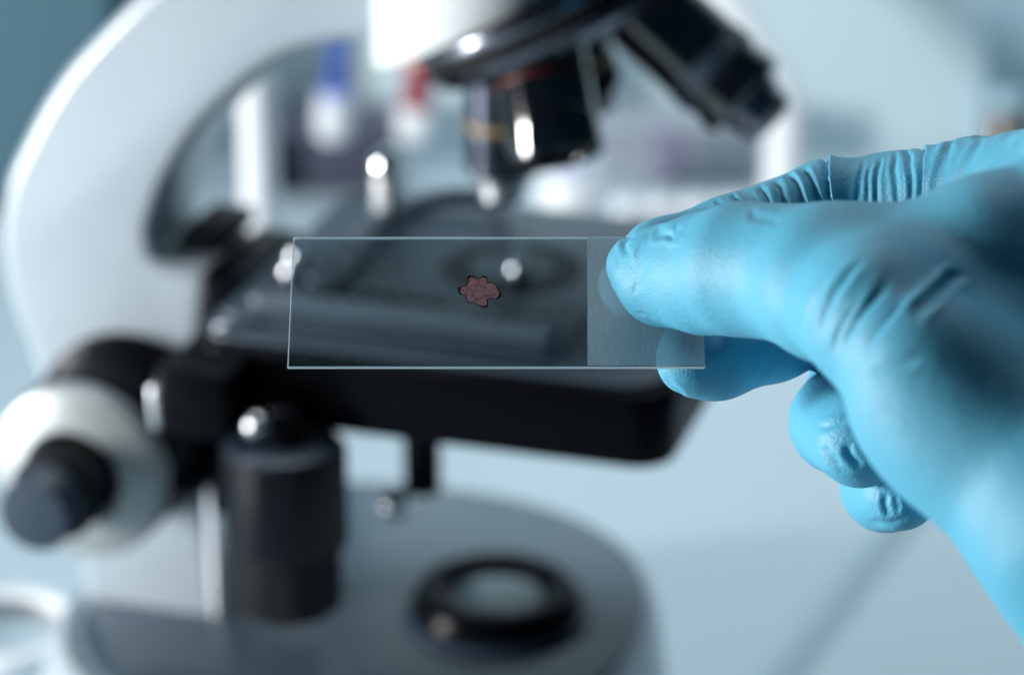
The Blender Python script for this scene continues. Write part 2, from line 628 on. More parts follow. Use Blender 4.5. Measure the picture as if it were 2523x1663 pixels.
obj('holder_arm', rplate(-52, -40, -36, 30, 182.6, 185.4, 4, 0.8), 'stage', st)
obj('holder_post', lat(rcyl(4.4, 182.4, 200, 0.6), (-45, 21, 0)), 'nickel', st)
obj('post_cap', lat([(0, 200.2), (4.8, 200.2), (5.0, 203), (4.2, 206.5), (2.4, 208.6), (0, 209.2)], (-45, 21, 0)), 'chrome', st)
obj('holder_screw', lat(rcyl(3.4, 182.4, 189, 2.6), (9, -14, 0)), 'satin', st)
for f, k in ((-60, 20), (-57, 33)):
    obj('thumb_screw', lat(rcyl(3.0, 182.4, 188, 2.2), (f, -k, 0)), 'satin', st)
obj('corner_screw', lat(rcyl(2.4, 179.6, 182, 1.6), (-64, -70, 0)), 'satin', st)
# slide carrier between arm and stage
obj('stage_carrier', box(-90, -74, -26, 22, 96, 178, 2.0, 3), 'black', mic)
br = obj('drive_bracket', box(-75, -52, -96, -60, 156, 176.5, 2.5, 3), 'stageblack', mic)
obj('bracket_end', box(-77, -74, -95, -86, 157, 170, 0.8, 2), 'satin', br)
# coaxial stage knobs hanging below the stage
kx, ky = -40, -84
ck = obj('stage_knob', knurled(18.0, 121, 152, (kx, ky, 0), (0, 0, 1), 56, 0.7), 'knobgrey', mic)
obj('knob_cap', lat([(0, 152.1), (16.4, 152.1), (16.4, 153.0), (15, 153.6), (0, 153.6)], (kx, ky, 0)), 'greyplastic', ck)
obj('lower_knob', knurled(15.6, 101, 120.5, (kx, ky, 0), (0, 0, 1), 48, 0.5), 'rubber', ck)
obj('knob_shaft', lat(rcyl(6.0, 153, 165, 1), (kx, ky, 0)), 'black', ck)
obj('shaft_ball', lat([(0, 0), (2, 0.4), (3.4, 1.8), (4, 4), (3.4, 6.2), (2, 7.6), (0, 8)], (kx - 6, ky - 6, 156)), 'satin', ck)
# condenser under the stage
cond = obj('condenser', lat(rcyl(22, 134, 157, 2)), 'black', mic)
obj('condenser_rod', lat(rcyl(6.0, 102, 156, 0.8), (-27, 0, 0)), 'black', cond)
obj('condenser_ball', lat([(0, 0), (2.6, 0.7), (4.6, 2.8), (5.4, 5.6), (4.6, 8.4), (2.6, 10.5), (0, 11.2)], (-34, -7, 94)), 'chrome', cond)

# --- coarse and fine focus knobs on the near side of the arm
KA = (-117.6, 0, 122.4)
kd = (0, -1, 0)
fk = obj('focus_knob', lat([(0, 16), (30, 16), (31, 18), (31, 26), (29, 29), (28.6, 50), (28.8, 54), (27, 57), (0, 57)], KA, kd, 96), 'black', mic)
obj('knob_collar', lat([(19, 56), (28.4, 56), (28.4, 59.5), (27.6, 61.5), (21.5, 64.5), (16.5, 65.5), (15.5, 65), (15.5, 58)], KA, kd, 96), 'ivory', fk)
obj('fine_knob', knurled(14.2, 62, 80, KA, kd, 44, 0.5), 'rubber', fk)
obj('knob_end', lat([(0, 79), (11.8, 79), (11.8, 91.5), (11, 92.8), (10, 93), (0, 93)], KA, kd, 64), 'greyplastic', fk)

# ================================================================ glass slide
S0 = unp(1223.5, 741, 517)
TA = R(30)
EX = CX.copy()
EV = math.cos(TA) * CU + math.sin(TA) * CD
EN = np.cross(EX, EV)               # towards the camera
SW, SH, ST = 75.0, 27.4, 1.0
sl = thing('microscope_slide', 'clear rectangular glass slide with frosted right end, held between gloved thumb and fingers', 'glass slide', S0)
rot = Matrix([[EX[i], EV[i], EN[i]] for i in range(3)]).to_quaternion()
sl.rotation_mode = 'QUATERNION'
sl.rotation_quaternion = rot
plate = obj('glass_plate', box(-SW / 2, SW / 2, -SH / 2, SH / 2, -ST, 0, 0.12, 1), 'glass', sl, smooth=False)
plate.data.materials.append(M['edge'])
for p in plate.data.polygons:
    if abs(p.normal.z) < 0.9:
        p.material_index = 1
xf = -SW / 2 + 54.0
ys = [-SH / 2 + 0.16 + (SH - 0.32) * i / 24 for i in range(25)]
rr = random.Random(3)
left = [(xf + 0.04 * rr.uniform(-1, 1) + 0.25 * (y / SH), y) for y in ys]
fv = [(x, y, 0.012) for x, y in left] + [(SW / 2 - 0.16, y, 0.012) for y in reversed(ys)]
nf = len(fv)
fv2 = [(x, y, 0.045) for x, y, z in fv]
faces = [tuple(range(nf))[::-1], tuple(range(nf, 2 * nf))] + [(i, (i + 1) % nf, nf + (i + 1) % nf, nf + i) for i in range(nf)]
obj('frosted_end', ([Vector(v) * MM for v in fv + fv2], [], faces), 'frost', sl, smooth=False)

# ---- stained sample on the slide
raw = [(590, 500), (600, 450), (670, 425), (730, 450), (800, 500), (860, 525), (930, 490), (1000, 445), (1070, 450), (1110, 490), (1120, 550), (1150, 630), (1230, 620), (1300, 645), (1380, 700), (1420, 760), (1420, 810), (1480, 860), (1510, 940), (1490, 1020), (1430, 1080), (1350, 1095), (1230, 1080), (1170, 1105), (1130, 1150), (1140, 1230), (1110, 1300), (1040, 1325), (970, 1305), (850, 1250), (740, 1185), (650, 1195), (580, 1165), (535, 1090), (510, 985), (420, 975), (360, 940), (320, 870), (325, 790), (370, 735), (450, 730), (510, 725), (560, 670), (600, 600)]
PXM = FPX / 517.0


def to_slide(px, py):
    r = unp(px, py, 1.0) - CAM
    t = ((S0 - CAM) @ EN) / (r @ EN)
    q = CAM + t * r - S0
    return q @ EX, q @ EV


out2 = [to_slide(1100 + a * 0.0893, 640 + b * 0.0893) for a, b in raw]
out2 = [tuple(p) for p in spline(out2, 3, True)]
cx = sum(p[0] for p in out2) / len(out2)
cy = sum(p[1] for p in out2) / len(out2)


def stain_mat(name, c0, c1, alpha, lines=True):
    b = N(name)
    tc = b.n('ShaderNodeTexCoord')
    nz = b.n('ShaderNodeTexNoise', Scale=900.0, Detail=5.0, Distortion=1.2)
    b.l(tc.outputs['Object'], nz.inputs['Vector'])
    wv = b.n('ShaderNodeTexVoronoi', feature='DISTANCE_TO_EDGE', Scale=600.0)
    ad = b.n('ShaderNodeMix', data_type='RGBA', blend_type='ADD')
    ad.inputs[0].default_value = 0.0016
    b.l(tc.outputs['Object'], ad.inputs[6])
    b.l(nz.outputs['Color'], ad.inputs[7])
    b.l(ad.outputs[2], wv.inputs['Vector'])
    cr = b.n('ShaderNodeMapRange')
    cr.inputs[1].default_value = 0.0
    cr.inputs[2].default_value = 0.06
    b.l(wv.outputs['Distance'], cr.inputs[0])
    mx = b.n('ShaderNodeMix', data_type='RGBA')
    mx.inputs[6].default_value = c1
    mx.inputs[7].default_value = c0
    b.l(cr.outputs[0], mx.inputs[0])
    m2 = b.n('ShaderNodeMix', data_type='RGBA', blend_type='MULTIPLY')
    m2.inputs[0].default_value = 0.2
    b.l(mx.outputs[2], m2.inputs[6])
    b.l(nz.outputs['Color'], m2.inputs[7])
    b.l((m2 if lines else mx).outputs[2], b.p.inputs['Base Color'])
    b.p.inputs['Roughness'].default_value = 0.35
    tp = b.n('ShaderNodeBsdfTransparent', Color=(1.0, 0.72, 0.72, 1))
    ms = b.n('ShaderNodeMixShader', Fac=alpha)
    tl = b.n('ShaderNodeBsdfTranslucent')
    b.l((m2 if lines else mx).outputs[2], tl.inputs['Color'])
    mt = b.n('ShaderNodeMixShader', Fac=0.45)
    b.l(b.p.outputs[0], mt.inputs[1])
    b.l(tl.outputs[0], mt.inputs[2])
    b.l(tp.outputs[0], ms.inputs[1])
    b.l(mt.outputs[0], ms.inputs[2])
    b.l(ms.outputs[0], b.out.inputs[0])
    return b.m


M['stain'] = stain_mat('stained_tissue', (0.98, 0.46, 0.44, 1), (0.72, 0.22, 0.22, 1), 0.82)
M['stainrim'] = stain_mat('dried_stain', (0.075, 0.008, 0.008, 1), (0.04, 0.004, 0.006, 1), 0.95, False)
M['stainline'] = stain_mat('stain_fold', (0.40, 0.10, 0.11, 1), (0.30, 0.06, 0.08, 1), 0.7, False)
smp = thing('tissue_sample', 'small dried reddish stained tissue smear with dark scalloped rim on the glass slide', 'sample', S0)
smp.rotation_mode = 'QUATERNION'
smp.rotation_quaternion = rot
nO = len(out2)
vs, fs = [], []
for kk, s in enumerate((1.0, 0.9, 0.7, 0.45, 0.2)):
    for x, y in out2:
        vs.append(Vector((cx + (x - cx) * s, cy + (y - cy) * s, 0.02 + 0.05 * (1 - s * s))) * MM)
vs.append(Vector((cx, cy, 0.075)) * MM)
for kk in range(4):
    for i in range(nO):
        j = (i + 1) % nO
        fs.append((kk * nO + i, kk * nO + j, (kk + 1) * nO + j, (kk + 1) * nO + i))
for i in range(nO):
    fs.append((4 * nO + i, 4 * nO + (i + 1) % nO, 5 * nO))
obj('tissue_film', (vs, [], fs), 'stain', smp)
# rim: thicker at the lobe tips
dist = np.array([math.hypot(x - cx, y - cy) for x, y in out2])
sm = np.convolve(np.r_[dist[-15:], dist, dist[:15]], np.ones(31) / 31, 'valid')
lob = np.clip((dist - sm) / 0.5, -1, 1)
rad = [0.09 + 0.13 * max(l, 0) + 0.02 * rr.uniform(-1, 1) for l in lob]
rim_pts = [(x - (x - cx) / d_ * r_ * 0.8, y - (y - cy) / d_ * r_ * 0.8, 0.06) for (x, y), d_, r_ in zip(out2, dist, rad)]
rim = tube(rim_pts, rad, 8, False, True)
for v in rim.verts:
    v.co.z = 0.00002 + (v.co.z - 0.00006) * 0.3 + 0.00006
obj('dark_rim', rim, 'stainrim', smp)
folds = [[(880, 590), (850, 720), (800, 850), (770, 870)], [(760, 1140), (900, 1080), (1030, 1020), (1130, 990)], [(1130, 1000), (1280, 975), (1390, 935)], [(650, 820), (700, 830), (760, 860)], [(740, 720), (870, 700), (1000, 730), (1100, 800)], [(790, 1060), (830, 1080), (900, 1070)], [(600, 760), (560, 880), (570, 960)], [(680, 860), (690, 950), (760, 1010)], [(1190, 800), (1170, 900), (1120, 1000)], [(1120, 1000), (1160, 1060), (1080, 1110)]]
for fl in folds:
    p2 = [to_slide(1100 + a * 0.0893, 640 + b * 0.0893) for a, b in fl]
    obj('tissue_fold', tube([(*p, 0.085) for p in spline(p2, 5)], 0.04, 6), 'stainline', smp)

# ================================================================ gloved hand
# digits are chains of (px, py, depth mm, radius mm) joints; the skin is one smooth-blended surface


def chain(l):
    return [(unp(a, b, c), r) for a, b, c, r in l]


THUMB = chain([(1562, 655, 512.5, 5.0), (1640, 680, 509.5, 8.5), (1740, 674, 502, 10.2), (1830, 664, 494, 11.1), (1920, 670, 488, 10.8), (2060, 690, 479, 11.6)])
META = chain([(2060, 690, 479, 11.6), (2250, 700, 474, 12.6), (2438, 628, 471, 12.7), (2640, 560, 474, 13)])
THEN = [chain([(2030, 730, 472, 8.8), (2165, 785, 454, 9.0), (2275, 880, 447, 9.5), (2300, 985, 450, 10.2)]),
        chain([(2165, 785, 458, 9.0), (2236, 938, 462, 7.2), (2300, 985, 452, 10.2)]),
        chain([(2300, 985, 450, 10.2), (2436, 1060, 448, 15.2), (2690, 1278, 440, 18.8), (2900, 1500, 440, 23)]),
        chain([(2190, 770, 462, 10.0), (2430, 860, 471, 17), (2800, 920, 476, 25)])]
INDEX = chain([(1553, 702, 527.5, 5.9), (1640, 652, 531, 8.5), (1800, 600, 534, 8.6), (2040, 512, 536, 8.8), (2200, 497, 533, 9.0), (2400, 470, 522, 9.5), (2523, 462, 508, 9.8), (2760, 480, 470, 15)])
MIDDLE = chain([(1712, 882, 520.5, 7.2), (1765, 868, 522.5, 8.5), (1900, 826, 530, 8.6), (2060, 767, 540, 8.7), (2250, 660, 545, 9.3), (2500, 570, 535, 10), (2760, 560, 500, 15)])
RING = chain([(2120, 1085, 512, 8.6), (2072, 1040, 532, 9.2), (2112, 930, 552, 8.6), (2220, 830, 566, 9), (2520, 720, 552, 10), (2760, 700, 515, 14)])
PINKY = chain([(2215, 1208, 520, 7.4), (2182, 1200, 541, 8.1), (2195, 1165, 554, 7.8), (2310, 1060, 570, 8), (2560, 900, 552, 9), (2760, 850, 515, 13)])
PALM = [chain([(2760, 540, 492, 14), (2760, 700, 508, 16), (2760, 860, 505, 16)]), chain([(2700, 1000, 510, 14), (2900, 1300, 500, 22)]), chain([(2760, 700, 510, 17), (2900, 1000, 504, 32)]), chain([(2900, 1000, 504, 32), (3100, 1150, 490, 33)])]


def cone(P, a, b, r1, r2):
    ba = b - a
    l2 = ba @ ba
    rr_ = r1 - r2
    a2 = l2 - rr_ * rr_
    il2 = 1 / l2
    pa = P - a
    y = pa @ ba
    z = y - l2
    x2 = np.einsum('ij,ij->i', pa * l2 - y[:, None] * ba, pa * l2 - y[:, None] * ba)
    y2 = y * y * l2
    z2 = z * z * l2
    k = np.sign(rr_) * rr_ * rr_ * x2
    d = (np.sqrt(np.maximum(x2 * a2 * il2, 0)) + y * rr_) * il2 - r1
    c1 = np.sign(z) * a2 * z2 > k
    c2 = np.sign(y) * a2 * y2 < k
    d = np.where(c1, np.sqrt(x2 + z2) * il2 - r2, np.where(c2, np.sqrt(x2 + y2) * il2 - r1, d))
    return d


def smin(a, b, k):
    h = np.maximum(k - np.abs(a - b), 0) / k
    return np.minimum(a, b) - h * h * k * 0.25


def smax(a, b, k):
    return -smin(-a, -b, k)


def dchain(P, ch, k=1.5):
    """smooth union of the cones of a chain; points far from it only get a bound"""
    c = np.array([p for p, r in ch])
    rm = max(r for p, r in ch)
    lo, hi = c.min(0) - rm - 14, c.max(0) + rm + 14
    out = np.full(len(P), 14.0)
    m = ((P > lo) & (P < hi)).all(1)
    if not m.any():
        return out
    Q = P[m]
    d = None
    for (a, ra), (b, rb) in zip(ch[:-1], ch[1:]):
        v = cone(Q, a, b, ra, rb)
        d = v if d is None else smin(d, v, k)
    out[m] = np.minimum(d, 14.0)
    return out


def hand_parts(P):
    h = (P - S0) @ EN                                  # height over the slide's front face
    thumb = smax(dchain(P, THUMB, 3), -(h - 0.05), 2.5)
    body = dchain(P, META, 4)
    for t in THEN:
        body = smin(body, dchain(P, t, 4), 9)
    for t in PALM:
        body = smin(body, dchain(P, t, 4), 12)
    body = smin(body, thumb, 7)
    fing = []
    for ch in (INDEX, MIDDLE):
        f = smax(dchain(P, ch, 2), h + ST + 0.05 - 60 * smoothstep((P[:, 0] - S0[0] - SW / 2) / 40), 2.0)
        fing.append(f)
    for ch in (RING, PINKY):
        fing.append(dchain(P, ch, 2.5))
    return body, fing


def hand_sdf(P):
    body, fing = hand_parts(P)
    d = body
    far = smoothstep((P[:, 0] - 70) / 30)
    for f in fing:
        d = np.minimum(d, np.where(far > 0, smin(body, f, 1e-6 + 8 * far), f))
    return d


def smoothstep(t):
    t = np.clip(t, 0, 1)
    return t * t * (3 - 2 * t)


def surface_nets(h):
    # grid in camera axes
    lo = np.array([10.0, -72.0, 372.0])
    hi = np.array([128.0, 52.0, 592.0])
    n = np.ceil((hi - lo) / h).astype(int)
    ax = [lo[i] + h * np.arange(n[i]) for i in range(3)]
    V = np.empty(n, np.float32)
    B = np.stack([CX, CU, CD])
    yy, zz = np.meshgrid(ax[1], ax[2], indexing='ij')
    # coarse pass first, then only the cells near the skin
    st_ = 4
    nc = n // st_ + 2
    cg = np.stack(np.meshgrid(*[np.arange(v) for v in nc], indexing='ij'), -1).reshape(-1, 3)
    Vc = hand_sdf(CAM + (lo + cg * st_ * h) @ B).reshape(nc)
    near = np.abs(Vc) < st_ * h * 1.9
    for a_ in range(3):
        near = near | np.roll(near, 1, a_)
    ii = [np.arange(n[j]) // st_ for j in range(3)]
    V[:] = Vc[np.ix_(*ii)]
    fm = near[np.ix_(*ii)]
    fi = np.argwhere(fm)
    V[fm] = hand_sdf(CAM + (lo + fi * h) @ B)
    ins = V < 0
    cor = [(a, b, c) for a in (0, 1) for b in (0, 1) for c in (0, 1)]
    cells = tuple(x - 1 for x in n)
    sl_ = lambda A, c: A[c[0]:c[0] + cells[0], c[1]:c[1] + cells[1], c[2]:c[2] + cells[2]]
    cnt = sum(sl_(ins, c).astype(np.int8) for c in cor)
    act = (cnt > 0) & (cnt < 8)
    idx = -np.ones(cells, np.int64)
    idx[act] = np.arange(act.sum())
    ci = np.argwhere(act)
    acc = np.zeros((len(ci), 3))
    num = np.zeros(len(ci))
    val = {c: sl_(V, c)[act].astype(float) for c in cor}
    for a in cor:
        for k in range(3):
            if a[k]:
                continue
            b = tuple(1 if j == k else a[j] for j in range(3))
            va, vb_ = val[a], val[b]
            m = (va < 0) != (vb_ < 0)
            t = np.where(m, va / np.where(m, va - vb_, 1), 0)
            p = np.array(a, float)[None].repeat(len(ci), 0)
            p[:, k] += t
            acc[m] += p[m]
            num += m
    pos = (ci + acc / num[:, None]) * h + lo
    faces = []
    for k in range(3):
        A = ins
        s0 = [slice(1, n[j] - 1) for j in range(3)]
        s0[k] = slice(0, n[k] - 1)
        s1 = list(s0)
        s1[k] = slice(1, n[k])
        a, b = A[tuple(s0)], A[tuple(s1)]
        ch = np.argwhere(a != b)
        sign = a[tuple(ch.T)]
        off = np.array([1, 1, 1])
        off[k] = 0
        e = ch + off
        u_, v_ = (k + 1) % 3, (k + 2) % 3
        du = np.zeros(3, int)
        dv = np.zeros(3, int)
        du[u_] = 1
        dv[v_] = 1
        g = lambda q: idx[tuple(q.T)]
        q = np.stack([g(e - du - dv), g(e - dv), g(e), g(e - du)], 1)
        q[~sign] = q[~sign][:, ::-1]
        faces.append(q)
    F_ = np.concatenate(faces)
    return pos, F_


def subdiv(P, Q):
    e = np.concatenate([Q[:, [0, 1]], Q[:, [1, 2]], Q[:, [2, 3]], Q[:, [3, 0]]])
    e.sort(axis=1)
    ue, inv = np.unique(e, axis=0, return_inverse=True)
    inv = inv.reshape(4, -1)
    n0 = len(P)
    mid = P[ue].mean(1)
    cen = P[Q].mean(1)
    P2 = np.concatenate([P, mid, cen])
    m = inv + n0
    c = np.arange(len(Q)) + n0 + len(ue)
    return P2, np.concatenate([np.stack([Q[:, 0], m[0], c, m[3]], 1), np.stack([m[0], Q[:, 1], m[1], c], 1), np.stack([c, m[1], Q[:, 2], m[2]], 1), np.stack([m[3], c, m[2], Q[:, 3]], 1)])


def gradient(W):
    e = 0.08
    k = np.array([[1, -1, -1], [-1, -1, 1], [-1, 1, -1], [1, 1, 1]], float)
    g = sum(kk * hand_sdf(W + e * kk)[:, None] for kk in k)
    return g / (4 * e)


B3 = np.stack([CX, CU, CD])
cp, cf = surface_nets(1.25)
Wp = CAM + cp @ B3
cf = cf[:, ::-1].copy()


def relax(W, it):
    for _ in range(it):
        g = gradient(W)
        d = hand_sdf(W)
        g2 = np.maximum((g * g).sum(1), 0.2)
        W = W - np.clip(d / g2, -1, 1)[:, None] * g
    return W


Wp = relax(Wp, 2)
Wp, cf = subdiv(Wp, cf)
Wp = relax(Wp, 1)
Wp, cf = subdiv(Wp, cf)
nor = np.zeros_like(Wp)
fn = np.cross(Wp[cf[:, 2]] - Wp[cf[:, 0]], Wp[cf[:, 3]] - Wp[cf[:, 1]])
for k_ in range(3):
    for c_ in range(4):
        nor[:, k_] += np.bincount(cf[:, c_], fn[:, k_], len(Wp))
nor /= np.maximum(np.linalg.norm(nor, axis=1), 1e-6)[:, None]
body_d, fing_d = hand_parts(Wp)
which = np.argmin(np.stack([body_d] + fing_d), axis=0)     # 0 thumb and palm, 1 index, 2 middle, 3 ring, 4 little
V_ = Wp - CAM
Dp = V_ @ CD
PX = 1261.5 + FPX * (V_ @ CX) / Dp
PY = 831.5 - FPX * (V_ @ CU) / Dp
disp = np.zeros(len(Wp))


def vnoise(P, s, seed):
    """cheap smooth value noise"""
    q = P / s
    i = np.floor(q).astype(np.int64)
    f = q - i
    f = f * f * (3 - 2 * f)
    out = np.zeros(len(P))
    for dx in (0, 1):
        for dy in (0, 1):
            for dz in (0, 1):
                hsh = (i[:, 0] + dx) * 374761393 + (i[:, 1] + dy) * 668265263 + (i[:, 2] + dz) * 2147483647 + seed * 974634777
                hsh = (hsh ^ (hsh >> 13)) * 1274126177
                hsh = ((hsh ^ (hsh >> 16)) & 0xffff) / 65535.0
                w = (f[:, 0] if dx else 1 - f[:, 0]) * (f[:, 1] if dy else 1 - f[:, 1]) * (f[:, 2] if dz else 1 - f[:, 2])
                out += w * hsh
    return out * 2 - 1


wx = vnoise(Wp, 4.0, 1) * 10
wy = vnoise(Wp, 4.0, 2) * 10
QX, QY = PX + wx * 0.6, PY + wy * 0.6


def crease(pts, w, amp, digit, kind='groove', taper=0.35):
    """glove fold along a polyline: groove, ridge or overlapping step (proud on the right of travel)"""
    global disp
    c = np.array(spline(pts, 6))
    m = (which == digit) & (QX > c[:, 0].min() - 6 * w) & (QX < c[:, 0].max() + 6 * w) & (QY > c[:, 1].min() - 6 * w) & (QY < c[:, 1].max() + 6 * w)
    if not m.any():
        return
    p = np.stack([QX[m], QY[m]], 1)
    best = np.full(len(p), 1e9)
    sg = np.zeros(len(p))
    par = np.zeros(len(p))
    ns = len(c) - 1
    for i in range(ns):
        a, b = c[i], c[i + 1]
        ab = b - a
        L = max(ab @ ab, 1e-9)
        t = np.clip(((p - a) @ ab) / L, 0, 1)
        q = p - a - t[:, None] * ab
        dd = np.hypot(q[:, 0], q[:, 1])
        cr = ab[0] * (p[:, 1] - a[1]) - ab[1] * (p[:, 0] - a[0])
        u = dd < best
        best[u] = dd[u]
        sg[u] = np.sign(cr[u])
        par[u] = (i + t[u]) / ns
    win = smoothstep(par / taper) * smoothstep((1 - par) / taper)
    t = best / w
    if kind == 'groove':
        v = -np.exp(-t * t) + 0.35 * np.exp(-(t - 2.0) ** 2 / 0.8)
    elif kind == 'ridge':
        v = np.exp(-t * t)
    else:                                  # step
        s = sg * t
        v = np.where(s > 0, np.exp(-s / 2.5) * (1 - np.exp(-s * 6)), -np.exp(-((s + 0.5) / 1.0) ** 2))
    disp[m] += amp * v * win


# the fold list follows the glove in the photograph
z1 = lambda a, b: (1400 + a * 0.472, 300 + b * 0.472)
# thumb: fan of folds across the base joint
for pts_, w_, a_ in (([(1170, 1080), (1215, 900), (1330, 720)], 7, 0.12), ([(1240, 1125), (1275, 960), (1370, 790)], 7, 0.25), ([(1310, 1165), (1345, 1000), (1440, 830), (1560, 700)], 9, 0.36), ([(1385, 1215), (1425, 1080), (1530, 890)], 8, 0.26), ([(1420, 1235), (1475, 1090), (1580, 930), (1690, 800)], 11, 0.34), ([(1540, 1200), (1640, 1060), (1760, 930)], 10, 0.22)):
    crease([z1(*p) for p in pts_], w_, a_ * 1.25, 0)
crease([z1(1780, 1050), z1(1920, 890), z1(2080, 760)], 14, 0.42, 0)
crease([z1(1730, 1010), z1(1870, 860), z1(2020, 740)], 12, 0.5, 0, 'ridge')
crease([z1(1860, 960), z1(1980, 860), z1(2090, 790)], 12, 0.3, 0)
crease([z1(1520, 1330), z1(1680, 1290), z1(1850, 1230)], 12, 0.35, 0)
crease([z1(930, 470), z1(990, 500), z1(1120, 505)], 10, 0.3, 0)
# thumb tip: loose glove film
crease([z1(290, 700), z1(300, 630), z1(360, 590)], 7, 0.55, 0)
crease([z1(330, 760), z1(350, 660), z1(420, 590)], 8, 0.25, 0, 'ridge')
crease([z1(440, 570), z1(520, 590), z1(600, 545)], 11, 0.6, 0)
crease([z1(500, 560), z1(540, 610), z1(560, 600)], 8, 0.35, 0)
crease([z1(230, 880), z1(250, 800), z1(245, 720)], 6, 0.22, 0, 'ridge')
crease([z1(330, 900), z1(360, 830), z1(400, 760)], 7, 0.16, 0)
crease([z1(350, 1000), z1(400, 1015), z1(440, 1030)], 4, 0.25, 0)
# index: deep folds behind the thumb
crease([(2043, 380), (2041, 440), (2047, 500), (2062, 560)][::-1], 9, 0.9, 1, 'step', 0.1)
for pts_, w_, a_ in (([(1978, 415), (2000, 470), (2025, 540)], 9, 0.85), ([(1940, 430), (1965, 480), (1992, 540)], 8, 0.7), ([(1905, 450), (1925, 490), (1950, 540)], 8, 0.7), ([(1868, 462), (1885, 490), (1905, 530)], 7, 0.55), ([(1800, 482), (1812, 495), (1826, 510)], 6, 0.5), ([(1760, 490), (1775, 505), (1790, 520)], 6, 0.25)):
    crease(pts_, w_, a_, 1, taper=0.2)
for pts_, w_, a_ in (([(2125, 385), (2116, 440), (2110, 520)], 6, 0.2), ([(2165, 385), (2160, 450), (2162, 530)], 6, 0.3), ([(2205, 375), (2203, 440), (2212, 520)], 6, 0.35), ([(2140, 400), (2135, 470), (2142, 530)], 5, 0.15), ([(2235, 365), (2240, 430), (2248, 510)], 7, 0.5)):
    crease(pts_, w_, a_, 1, taper=0.2)
crease([(2282, 345), (2276, 420), (2275, 500), (2280, 560)][::-1], 8, 0.6, 1, 'step', 0.1)
for pts_, w_, a_ in (([(2350, 340), (2325, 420), (2316, 500)], 8, 0.5), ([(2340, 345), (2312, 420), (2305, 490)], 7, 0.4), ([(2425, 335), (2385, 400), (2352, 480)], 9, 0.45), ([(2500, 335), (2440, 400), (2390, 460)], 10, 0.5), ([(2523, 360), (2460, 420), (2420, 450)], 10, 0.35)):
    crease(pts_, w_, a_, 1, taper=0.2)
# middle
crease([(1905, 830), (1895, 890), (1875, 945)], 8, 0.35, 2)
crease([(1925, 830), (1912, 880), (1890, 930)], 6, 0.25, 2)
crease([(1640, 925), (1660, 955), (1690, 985)], 9, 0.3, 2)
# ring and little fingertips: puckered film
z2 = lambda a, b: (1600 + a * 0.5504, 800 + b * 0.5504)
crease([z2(880, 520), z2(900, 590), z2(960, 640)], 10, 0.5, 3)
crease([z2(940, 530), z2(1000, 580), z2(1000, 630)], 9, 0.5, 3, 'ridge')
crease([z2(740, 470), z2(830, 440), z2(920, 400)], 9, 0.25, 3)
crease([z2(780, 540), z2(810, 590), z2(870, 630)], 8, 0.3, 3)
crease([z2(740, 600), z2(840, 660), z2(960, 690)], 8, 0.22, 3, 'ridge')
crease([z2(760, 210), z2(830, 200), z2(900, 230)], 6, 0.2, 3)
crease([z2(1060, 740), z2(1050, 800), z2(1080, 860)], 8, 0.4, 4)
crease([z2(1110, 740), z2(1130, 800), z2(1120, 850)], 7, 0.4, 4, 'ridge')
crease([z2(960, 870), z2(1060, 890), z2(1170, 860)], 7, 0.3, 4)
# loose film everywhere, a little
disp += 0.10 * vnoise(Wp, 6.0, 5) + 0.03 * vnoise(Wp, 2.6, 6)
Wp = Wp + nor * disp[:, None]


def glove_mat():
    b = N('nitrile_glove')
    tc = b.n('ShaderNodeTexCoord')
    n1 = b.n('ShaderNodeTexNoise', Scale=70.0, Detail=4.0)
    b.l(tc.outputs['Object'], n1.inputs['Vector'])
    mx = b.n('ShaderNodeMix', data_type='RGBA')
    mx.inputs[6].default_value = (0.068, 0.330, 0.485, 1)
    mx.inputs[7].default_value = (0.088, 0.395, 0.565, 1)
    b.l(n1.outputs['Fac'], mx.inputs[0])
    b.l(mx.outputs[2], b.p.inputs['Base Color'])
    b.p.inputs['Roughness'].default_value = 0.54
    b.p.inputs['Specular IOR Level'].default_value = 0.5
    b.p.inputs['Subsurface Weight'].default_value = 0.12
    b.p.inputs['Subsurface Radius'].default_value = (0.2, 0.8, 1.0)
    b.p.inputs['Subsurface Scale'].default_value = 0.002
    n2 = b.n('ShaderNodeTexNoise', Scale=2100.0, Detail=2.0, Roughness=0.5)
    n3 = b.n('ShaderNodeTexNoise', Scale=800.0, Detail=3.0, Roughness=0.6)
    b.l(tc.outputs['Object'], n2.inputs['Vector'])
    b.l(tc.outputs['Object'], n3.inputs['Vector'])
    ad = b.n('ShaderNodeMath', operation='MULTIPLY_ADD')
    ad.inputs[1].default_value = 1.7
    b.l(n2.outputs['Fac'], ad.inputs[0])
    b.l(n3.outputs['Fac'], ad.inputs[2])
    bp = b.n('ShaderNodeBump', Strength=0.26, Distance=0.00045)
    b.l(ad.outputs[0], bp.inputs['Height'])
    b.l(bp.outputs[0], b.p.inputs['Normal'])
    return b.m


M['glove'] = glove_mat()
me = bpy.data.meshes.new('gloved_hand')
HO = unp(2400, 850, 480)
nv, nq = len(Wp), len(cf)
me.vertices.add(nv)
me.vertices.foreach_set('co', ((Wp - HO) * MM).astype(np.float32).ravel())
me.loops.add(nq * 4)
me.loops.foreach_set('vertex_index', cf.astype(np.int32).ravel())
me.polygons.add(nq)
me.polygons.foreach_set('loop_start', np.arange(0, nq * 4, 4, dtype=np.int32))
me.polygons.foreach_set('loop_total', np.full(nq, 4, np.int32))
me.update(calc_edges=True)
me.validate()
me.shade_smooth()
me.materials.append(M['glove'])
hand = bpy.data.objects.new('gloved_hand', me)
COL.objects.link(hand)
hand.location = HO * MM
tag(hand, 'right hand in a light blue nitrile glove pinching the glass slide', 'hand')

# ================================================================ things on the bench behind


